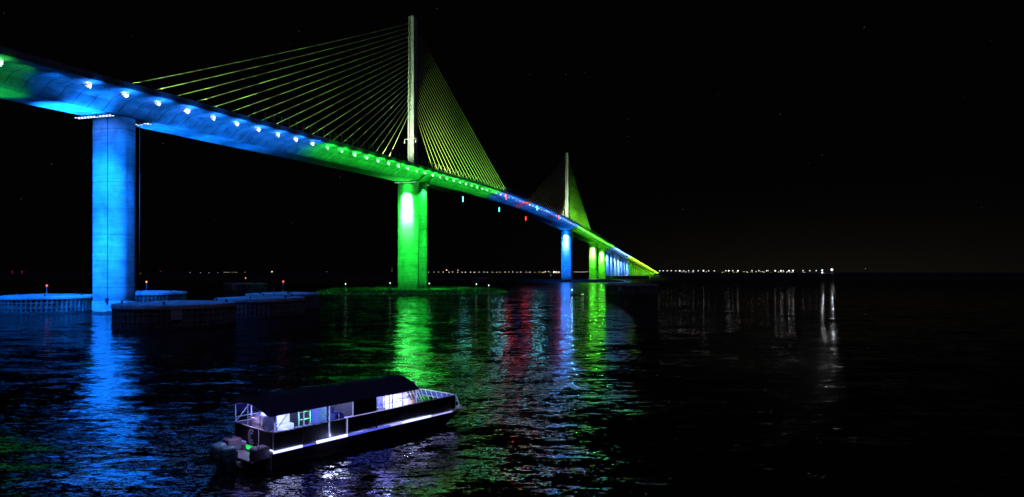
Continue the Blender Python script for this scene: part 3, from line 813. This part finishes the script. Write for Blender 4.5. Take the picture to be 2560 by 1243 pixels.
# stern lockers
for y in (-1.35, 1.35):
    k_ = MB(); k_.box(-.78, -.05, y-.36, y+.36, .523, 1.12, bev=.06); lk = k_.build('stern_locker', M_hull2, boat)
    MB().tube([(-.5, y-.1, 1.10), (-.5, y-.1, 1.25), (-.5, y+.1, 1.25), (-.5, y+.1, 1.10)], .025, 6).build('handle', M_dark, lk)
    MB().tube([(-.62, y-.18, 1.09), (-.85, y-.16, 1.0), (-.98, y-.13, .6), (-1.05, y-.05, .25), (-1.2, y*.75, .2), (-1.35, y*.55, .45)], .035, 6).build('fuel_hose', M_dark, lk)
# emblem panel with a double C mark
ep = MB().box(-.10, -.03, -.52, .52, .90, 1.80).build('emblem_panel', M_panel, boat)
em = MB()
for r_, w_ in ((.34, .05), (.19, .045)):
    for i in range(20):
        a0 = radians(50 + 260*i/20); a1 = radians(50 + 260*(i+1)/20)
        q = []
        for rr, a in ((r_-w_, a0), (r_+w_, a0), (r_+w_, a1), (r_-w_, a1)): q.append((-.104, -rr*cos(a)*.85, 1.34 + rr*sin(a)))
        em.add(q + [(-.112, y, z) for _, y, z in q], [(0, 1, 2, 3), (7, 6, 5, 4), (0, 4, 5, 1), (1, 5, 6, 2), (2, 6, 7, 3), (3, 7, 4, 0)])
em.build('emblem', surf('emblem_silver', (.35, .38, .48), rough=.4), ep)
MB().box(-.12, -.06, -.50, .50, .66, .84).build('green_light_bar', M_gled, boat)
# side panels and gate
def panel(x0, x1, y, z0, z1, name='side_panel', m=None):
    return MB().box(x0, x1, y-.02, y+.02, z0, z1).build(name, m or M_panel, boat)
RZ = 1.79
for sg in (-1, 1):
    y = sg*WB
    if sg < 0:
        panel(.04, 3.12, y, .99, RZ-.03); panel(4.36, 12.55, y, .99, RZ-.03)
        gt = panel(3.24, 4.24, y, 1.0, RZ-.03, 'gate')
        fm = MB(); fm.tube([(3.22, y-.03, .98), (3.22, y-.03, RZ), (4.26, y-.03, RZ), (4.26, y-.03, .98)], .028, 6)
        fm.build('gate_frame', M_rail, gt)
    else:
        panel(.04, 12.55, y, .99, RZ-.03)
    rl = MB()
    if sg < 0:
        rl.tube([(0, y, RZ), (3.15, y, RZ)], .028, 8); rl.tube([(4.33, y, RZ), (12.6, y, RZ)], .028, 8)
    else: rl.tube([(0, y, RZ), (12.6, y, RZ)], .028, 8)
    rl.build('rail', M_rail, boat)
    bt = MB(); bt.tube([(0, y, .96), (12.6, y, .96)], .02, 6)
    bt.build('lower_rail', M_dark, boat)
    for x in (0, 1.6, 3.17, 4.31, 6.3, 8.2, 9.4, 10.4, 11.5, 12.6):
        gate = sg < 0 and x in (3.17, 4.31)
        MB().tube([(x, y, DK-.02), (x, y, RZ)], .03, 8).build('rail_post', M_rail if gate or x in (0, 12.6) else M_dark, boat)
# stern rails (centre open) with panels
for y0, y1 in ((-1.85, -.55), (.55, 1.85)):
    MB().box(-.02, .02, y0+.03, y1-.03, .99, RZ-.03).build('stern_panel', M_panel, boat)
    MB().tube([(0, y0, RZ), (0, y1, RZ)], .028, 8).build('stern_rail', M_rail, boat)
MB().tube([(.0, -.55, RZ), (-.1, -.55, 1.82), (-.1, .55, 1.82), (0, .55, RZ)], .026, 8).build('stern_rail', M_rail, boat)
# bow fence leaning forward to the platform
MB().tube([(12.6, -1.85, RZ), (12.66, -1.2, RZ+.02), (12.66, 1.2, RZ+.02), (12.6, 1.85, RZ)], .03, 8).build('bow_rail', M_rail, boat)
for y in (-1.85, -1.45, -1.0, -.5, 0, .5, 1.0, 1.45, 1.85):
    MB().tube([(13.1, y*.99, DK), (12.65, y, RZ)], .026, 8).build('bow_post', M_rail, boat)
MB().tube([(12.86, -1.85, 1.38), (12.86, 1.85, 1.38)], .02, 6).build('bow_crossbar', M_rail, boat)
MB().loft([[(12.72, y, RZ-.08), (12.74, y, RZ-.08), (12.84, y, 1.42), (12.82, y, 1.42)] for y in (-1.8, 1.8)]).build('bow_panel', M_blue, boat)
MB().tube([(13.3, -1.7, DK), (13.3, -1.7, 1.02), (13.3, -1.45, 1.02), (13.3, -1.45, DK)], .025, 6).build('mooring_cleat', M_rail, boat)
# woven screen on the far side of the bow and a slanted boarding ladder
MB().box(9.55, 11.2, 1.76, 1.80, 1.35, 2.45).build('woven_screen', M_wood, boat)
MB().tube([(9.5, 1.78, DK), (9.5, 1.78, 2.5), (11.25, 1.78, 2.5), (11.25, 1.78, DK)], .025, 6).build('screen_frame', M_rail, boat)
ld = MB()
for x in (11.35, 11.62, 11.9, 12.15, 12.4):
    ld.tube([(x+.35, 1.30, DK), (x, 1.74, 2.35)], .026, 6)
ld.tube([(11.35, 1.74, 2.35), (12.4, 1.74, 2.35)], .026, 6); ld.tube([(11.55, 1.50, 1.6), (12.6, 1.50, 1.6)], .022, 6)
ld.build('boarding_ladder', M_rail, boat)
MB().box(11.35, 12.5, 1.78, 1.81, 1.2, 2.30).build('woven_screen', M_wood, boat)
# canopy
RX0, RX1, EZ = -.30, 9.35, 2.70
arc = [(-2.02 + 4.04*i/20) for i in range(21)]
def az_(y): return EZ + .62*(1 - (y/2.02)**2)
ro = []
for x in (RX0, 1.5, 3.5, 5.5, 7.5, RX1):
    ro.append([(x, y, az_(y)) for y in arc] + [(x, y, az_(y)-.07) for y in reversed(arc)])
rf = MB().loft(ro, 0, False).build('canopy', M_roof, boat)
for y in (-2.0, 2.0): MB().tube([(RX0, y, EZ-.03), (RX1, y, EZ-.03)], .03, 6).build('eave_tube', M_dark, rf)
# end fascia at the stern
fs = MB(); fr0 = [(RX0-.02, y, az_(y)+.01) for y in arc]; fr1 = [(RX0-.02, y, az_(y)-.02 - .26*max(0.0, 1-(y/2.02)**2)**.5) for y in arc]
fs.loft([fr0, fr1], 0, False, False, False); fs.build('stern_fascia', M_hull2, rf)
MB().lathe([(.20, 0), (.20, .06), (.16, .2), (.08, .28), (.01, .3)], (.75, .35, az_(.35)-.01), 16).build('antenna_dome', M_roof, rf)
MB().tube([(.35, 1.0, az_(1.0)), (.35, 1.0, az_(1.0)+.3)], .02, 6).build('antenna', M_dark, rf)
MB().lathe([(.05, 0), (.05, .12), (.08, .13), (.08, .25), (.02, .28)], (9.0, .3, az_(.3)-.01), 10).build('masthead_light', M_dark, rf)
# canopy posts
for sg in (-1, 1):
    for x in (0.05, 1.65, 3.17, 4.65, 6.3, 8.2, 9.25):
        MB().tube([(x, sg*1.86, RZ), (x, sg*1.9, EZ-.02)], .026, 8).build('canopy_post', M_rail, boat)
for y in (-1.86, 1.86):
    MB().tube([(.05, y, RZ+.02), (.85, y, EZ-.02)], .02, 6).build('canopy_brace', M_rail, boat)
for y in (-.6, .6):
    MB().tube([(.02, y, RZ), (.02, y, az_(y)-.28)], .024, 6).build('canopy_post', M_rail, boat)
MB().tube([(.02, -.6, 2.25), (.02, .6, 2.25)], .02, 6).build('stern_crossbar', M_rail, boat)
# roll down dark curtains
MB().box(4.70, 6.26, -1.885, -1.865, RZ+.03, EZ-.01).build('side_curtain', M_panel, boat)
for x0, x1 in ((.1, 3.0), (3.3, 6.2), (6.4, 8.1), (8.3, 9.2)):
    MB().box(x0, x1, 1.88, 1.90, RZ+.50, EZ-.01).build('side_curtain', M_curt, boat)
MB().tube([(0.05, 1.86, 2.05), (9.25, 1.86, 2.05)], .03, 6).build('window_rail', M_rail, boat)
for x in (.9, 2.3, 3.9, 5.4, 7.2, 8.7):
    MB().tube([(x, 1.84, RZ), (x, 1.86, EZ-.02)], .032, 8).build('window_post', M_rail, boat)
MB().tube([(6.4, -1.84, 2.12), (8.15, -1.84, 2.12)], .024, 6).build('window_rail', M_rail, boat)
for x in (6.85, 7.45):
    MB().tube([(x, -1.84, RZ), (x, -1.86, EZ-.02)], .028, 8).build('window_post', M_rail, boat)
# cabin fittings
MB().box(.22, 1.0, -.55, .60, DK+.003, 2.35, bev=.05).build('cabin_locker', M_vin, boat)
MB().box(.22, 1.35, -1.78, -.60, DK+.003, 1.62, bev=.04).build('stern_seat', M_vin, boat)
bn = MB(); bn.box(1.2, 3.05, 1.20, 1.72, DK+.003, 1.30, bev=.04); bn.box(1.2, 3.05, 1.62, 1.80, 1.30, 1.95, bev=.04)
bo = bn.build('bench', M_vin, boat)
MB().tube([(1.55, 1.195, 1.10), (1.55, 1.185, 1.10)], .13, 16).build('speaker', M_dark, bo)
bn = MB(); bn.box(1.4, 3.0, -1.76, -1.25, DK+.003, 1.30, bev=.04); bo = bn.build('bench', M_vin, boat)
MB().box(1.42, 2.98, -1.74, -1.27, 1.303, 1.42, bev=.04).build('cushion', M_blue, bo)
# ladder rack, partition, helm
rk_ = MB()
for x in (2.45, 3.15): rk_.tube([(x, -.2, DK), (x, -.2, 2.95)], .03, 6)
for z in (1.35, 1.75, 2.15, 2.55): rk_.tube([(2.45, -.2, z), (3.15, -.2, z)], .025, 6)
rk_.build('ladder_rack', surf('pale_green_frame', (.45, .8, .5), rough=.4), boat)
MB().box(3.55, 3.60, -1.1, .3, DK+.003, 2.75).build('partition', surf('navy_partition', (.04, .05, .22), rough=.5), boat)
hm = MB().box(4.55, 5.15, -.5, .9, DK+.003, 1.75, bev=.06).build('helm_console', M_blue, boat)
wh = MB(); wh.tube([(4.42, .2+.2*cos(2*pi*i/20), 1.72+.2*sin(2*pi*i/20)) for i in range(21)], .018, 6); wh.tube([(4.42, .2, 1.72), (4.56, .2, 1.62)], .025, 6)
for a in (0, 2*pi/3, 4*pi/3): wh.tube([(4.42, .2, 1.72), (4.42, .2+.2*cos(a), 1.72+.2*sin(a))], .012, 5)
wh.build('steering_wheel', M_dark, hm)
MB().box(4.50, 4.55, -.35, .05, 1.78, 2.1).build('helm_screen', M_scr, hm)
st_ = MB(); st_.box(3.75, 4.15, 0, .45, 1.42, 1.52, bev=.04); st_.box(3.72, 3.80, 0, .45, 1.52, 2.05, bev=.03); st_.tube([(3.95, .22, DK), (3.95, .22, 1.42)], .05, 8)
st_.build('helm_seat', M_blue, boat)
hr = MB(); hr.tube([(3.3, -1.2, 1.95), (4.4, -1.0, 1.95), (4.6, -1.2, 1.75), (5.3, -1.5, 1.6)], .025, 6); hr.tube([(4.4, -1.0, DK), (4.4, -1.0, 1.95)], .025, 6)
hr.build('grab_rail', M_rail, boat)
for i, (x, y) in enumerate(((6.6, -.9), (7.1, -.2), (7.5, -1.0))):
    c_ = MB(); c_.box(x-.22, x+.22, y-.22, y+.22, 1.28, 1.34, bev=.02); c_.box(x-.22, x-.17, y-.22, y+.22, 1.34, 1.78, bev=.02)
    for dx in (-.18, .18):
        for dy in (-.18, .18): c_.tube([(x+dx, y+dy, DK), (x+dx, y+dy, 1.28)], .016, 6)
    c_.build('deck_chair', M_vin, boat)
dv = MB()
for x, y in ((6.9, .3), (7.6, .3), (7.6, -.8), (8.1, -.8)): dv.tube([(x, y, DK), (x, y, 2.6)], .028, 6)
dv.tube([(6.9, .3, 2.4), (7.6, .3, 2.4), (7.6, -.8, 2.35)], .022, 6); dv.tube([(6.9, .3, 1.6), (7.6, .3, 1.6), (7.6, -.8, 1.6), (8.1, -.8, 1.6)], .022, 6)
dv.build('divider_frame', M_rail, boat)
MB().box(8.05, 8.08, -.2, .8, 1.5, 2.6).build('divider_panel', surf('mesh_divider', (.18, .2, .42), (.1, .12, .3), rough=.6, scale=14), boat)
bn = MB(); bn.box(8.3, 11.6, 1.20, 1.72, DK+.003, 1.40, bev=.05); bn.box(8.3, 11.6, 1.58, 1.74, 1.40, 1.72, bev=.04)
bo = bn.build('bench', M_vin, boat)
MB().tube([(8.75, 1.195, 1.12), (8.75, 1.185, 1.12)], .14, 16).build('speaker', M_dark, bo)
MB().box(11.2, 11.5, .7, 1.0, DK+.003, 1.38, bev=.03).build('drinks_box', M_wood, boat)
bn = MB(); bn.box(10.2, 12.3, -1.74, -1.3, DK+.003, 1.34, bev=.05); bn.build('bench', M_vin, boat)
# deck edge led strips (bright ones near gate, stern and bow quarter)
for x0, x1, mt in ((-.05, 1.55, M_led), (1.6, 2.35, M_ledd), (2.35, 4.28, M_led), (4.36, 7.2, M_ledd), (7.25, 8.1, M_ledm), (8.1, 10.4, M_led), (10.45, 12.2, M_ledm)):
    MB().box(x0, x1, -1.965, -1.925, .80, .80 + (.15 if x0 == 2.35 else .12 if mt is M_led else .085)).build('led_strip', mt, boat)
for x in (3.17, 4.31):
    MB().box(x-.012, x+.012, -1.90, -1.885, .92, RZ).build('led_strip', M_ledm, boat)
MB().box(-.03, -.01, -1.90, -1.55, .885, .96).build('led_strip', M_led, boat)
MB().box(4.36, 6.3, -1.895, -1.88, RZ+.005, RZ+.03).build('led_strip', M_ledm, boat)
MB().box(6.35, 8.3, -1.895, -1.88, RZ+.008, RZ+.022).build('led_strip', M_ledm, boat)
for x, z1 in ((1.65, 2.66), (3.17, 2.66), (4.65, 2.66), (8.2, 2.66), (9.25, 2.5), (.05, 2.3)):
    MB().box(x-.014, x+.014, -1.932, -1.918, RZ+.05, z1).build('led_strip', M_ledm, boat)
# outboard engines
for i, y in enumerate((.48, -.52)):
    rot = Matrix.Translation((-1.45, y, .25)) @ Matrix.Rotation(radians(-8), 4, 'Y')
    def rr(h, fx, fy, ox=0.0, n=20):
        return [rot @ Vector((ox + fx*math.copysign(abs(cos(t))**.75, cos(t)), fy*math.copysign(abs(sin(t))**.75, sin(t)), h)) for t in [2*pi*k/n for k in range(n)]]
    cw = MB(); cw.loft([rr(.22, .30, .24), rr(.28, .37, .29), rr(.62, .40, .31), rr(.80, .39, .30), rr(.92, .33, .26), rr(.97, .2, .16)], 0, True)
    eo = cw.build('outboard_engine', M_eng, boat)
    lg = MB(); lg.loft([rr(-.75, .20, .07, .05), rr(-.3, .22, .10, .04), rr(.0, .27, .17), rr(.22, .30, .22)], 0, True); lg.build('engine_leg', M_eng2, eo)
    bd = MB(); bd.loft([rr(.58, .405, .315), rr(.64, .41, .32)], 0, True, True, False); bd.build('cowl_band', M_dark, eo)
    MB().box(-1.15, -.10, y-.13, y+.13, .12, .40, bev=.04).build('engine_bracket', M_hull2, eo)
for x, P in ((.7, 14), (2.9, 60), (3.9, 40), (8.6, 16), (9.6, 20), (12.2, 20)):
    lamp('POINT', 'deck_edge_lamp', (x, -2.02, .90), P*(.09 if 2 < x < 5 else .02), (.42, .45, 1), boat, radius=.1)
# boat lights: under the canopy and at the deck edge
BC = (.33, .35, 1.0)
for x, P in ((.9, 26), (2.2, 24), (4.0, 20), (7.2, 30), (8.9, 30)):
    lamp('POINT', 'cabin_lamp', (x, .45, 2.25), P*(5 if x == 4.0 else 9), BC, boat, radius=.3)
lamp('POINT', 'bow_lamp', (10.4, .3, 1.62), 170, (.6, .66, 1), boat, radius=.1)
lamp('POINT', 'bow_lamp', (12.95, -1.4, 1.25), 2.5, (.6, .6, 1), boat, radius=.05)
lamp('POINT', 'bow_lamp', (9.0, .6, 2.3), 120, (.6, .66, 1), boat, radius=.1)
lamp('POINT', 'gate_lamp', (3.3, -1.99, 1.0), 10, (.5, .56, 1), boat, radius=.05)
lamp('POINT', 'rack_lamp', (2.8, -.45, 1.9), 30, (.1, 1, .25), boat, radius=.05)
lamp('SPOT', 'stern_lamp', (-.34, 0, 2.90), 150, (.55, .42, 1), boat, aim=(-.9, -.3, .4), radius=.08, angle=130, blend=1)

# weak violet fill added behind the viewer to lift the dark canopy
sun = bpy.data.lights.new('violet_fill', 'SUN'); sun.energy = .11; sun.angle = radians(.5); sun.color = (.42, .38, 1.0)
so = link(bpy.data.objects.new('violet_fill', sun)); so.rotation_mode = 'QUATERNION'; so.rotation_quaternion = aimquat((-.35, .75, -.9))

# ================================================================== SMALL FISHING BOAT WITH PEOPLE
YB = 262.0
fb = empty('fishing_boat', (gx(1443, YB), YB, 0), radians(6))
tag(fb, 'small open fishing boat drifting before the bright blue and lime reflections', 'boat')
hb = []
for x, w_, k_ in ((-2.3, .75, -.15), (-1, .9, -.2), (.8, .85, -.2), (1.8, .5, -.05), (2.5, .06, .35)):
    hb.append([(x, -w_, .62), (x, -w_*.85, .1), (x, 0, k_), (x, w_*.85, .1), (x, w_, .62), (x, w_*.85, .60), (x, 0, .22 if x < 2 else .5), (x, -w_*.85, .60)])
MB().loft(hb).build('hull', M_hull, fb)
MB().box(-2.75, -2.32, -.2, .2, -.1, 1.05, bev=.08).build('outboard_engine', M_dark, fb)
th_ = MB()
for x in (-1.6, -.3, 1.0): th_.box(x-.18, x+.18, -.72, .72, .45, .52)
th_.build('thwart', M_dark, fb)
ms = MB().tube([(-2.1, .5, .5), (-2.1, .5, 2.45)], .035, 6).build('light_pole', M_dark, fb)
MB().lathe([(.08, 0), (.16, .1), (.16, .22), (.05, .3)], (-2.1, .5, 2.4), 10).build('anchor_light', emis('anchor_white', (.75, 1, 1), 14), ms)
lamp('POINT', 'anchor_lamp', (-2.1, .25, 2.75), 120, (.55, .95, 1), fb, radius=.1)
MB().lathe([(.04, 0), (.10, .05), (.10, .14), (.04, .2)], (1.9, 0, .6), 10).build('bow_light', emis('bow_white', (.8, 1, .8), 4), fb)
MB().lathe([(.05, 0), (.11, .06), (.11, .16), (.04, .2)], (2.45, -.1, .62), 10).build('bow_light', emis('bow_green', (.6, 1, .7), 4), fb)
M_cloth = surf('dark_jacket', (.03, .03, .045), rough=.9, scale=6)
def person(x, y, z, rz, label, lean=0.15, stand=False):
    """one continuous skinned figure; joints: pelvis, spine, neck, head, arms with fingers' mitten-free hands, legs"""
    J = [(0, 0, 0), (lean*.3, 0, .22), (lean*.8, 0, .45), (lean, 0, .56), (lean+.03, 0, .70), (lean+.05, 0, .80),
         (lean*.8, .19, .46), (lean+.12, .24, .22), (lean+.36, .16, .16), (lean+.45, .15, .17),
         (lean*.8, -.19, .46), (lean+.12, -.24, .22), (lean+.36, -.16, .16), (lean+.45, -.15, .17)]
    E = [(0, 1), (1, 2), (2, 3), (3, 4), (4, 5), (2, 6), (6, 7), (7, 8), (8, 9), (2, 10), (10, 11), (11, 12), (12, 13)]
    Rd = [.16, .16, .17, .065, .10, .085, .075, .055, .04, .038, .075, .055, .04, .038]
    legs = ([(0, .10, -.03), (.02, .11, -.45), (0, .11, -.86), (.16, .11, -.90)] if stand else [(.04, .10, -.02), (.44, .12, .02), (.46, .12, -.40), (.62, .12, -.43)])
    for sg in (1, -1):
        b0 = len(J); J += [(a, sg*b_, c) for a, b_, c in legs]; Rd += [.11, .075, .05, .045]
        E += [(0, b0), (b0, b0+1), (b0+1, b0+2), (b0+2, b0+3)]
    for hnd, sg in ((9, 1), (13, -1)):
        h = Vector(J[hnd])
        for i in range(5):
            off = Vector((.06, sg*(-.03 + .02*i), -.03)) if i < 4 else Vector((.02, -sg*.05, .0))
            b0 = len(J); J.append(tuple(h + off)); J.append(tuple(h + off*1.0 + Vector((.02, 0, -.035)))); Rd += [.01, .009]
            E += [(hnd, b0), (b0, b0+1)]
    me = bpy.data.meshes.new('person'); me.from_pydata(J, E, [])
    o = link(bpy.data.objects.new('person', me), None)
    sk = o.modifiers.new('skin', 'SKIN')
    for i, v in enumerate(me.skin_vertices[0].data): v.radius = (Rd[i], Rd[i]); v.use_root = (i == 0)
    sb = o.modifiers.new('sub', 'SUBSURF'); sb.levels = 1; sb.render_levels = 1
    me.materials.append(M_cloth)
    wm = fb.matrix_basis
    o.matrix_world = Matrix.Translation(fb.location) @ Matrix.Rotation(radians(6), 4, 'Z') @ Matrix.Translation((x, y, z)) @ Matrix.Rotation(rz, 4, 'Z')
    tag(o, label, 'person', 'people in the small fishing boat')
    return o
if True:
    mesh_probe = bpy.data.meshes.new('probe')
    bpy.data.meshes.remove(mesh_probe)
    person(-1.6, 0, .64, 0.3, 'person in dark clothes sitting at the left end of the small fishing boat')
    person(-.3, .1, .64, 2.6, 'person in dark clothes hunched in the middle of the small fishing boat', .3)
    person(1.15, 0, 1.2, -.4, 'person in dark clothes standing near the right end of the small fishing boat', .2, True)

# ================================================================== RENDER SETTINGS
sc.view_settings.view_transform = 'Standard'; sc.view_settings.look = 'None'
sc.view_settings.exposure = 0; sc.view_settings.gamma = 1
sc.render.engine = 'CYCLES'
sc.cycles.use_light_tree = True
sc.cycles.use_denoising = True
sc.cycles.max_bounces = 6; sc.cycles.diffuse_bounces = 3; sc.cycles.glossy_bounces = 4
sc.cycles.sample_clamp_indirect = 12; sc.cycles.caustics_reflective = False; sc.cycles.caustics_refractive = False
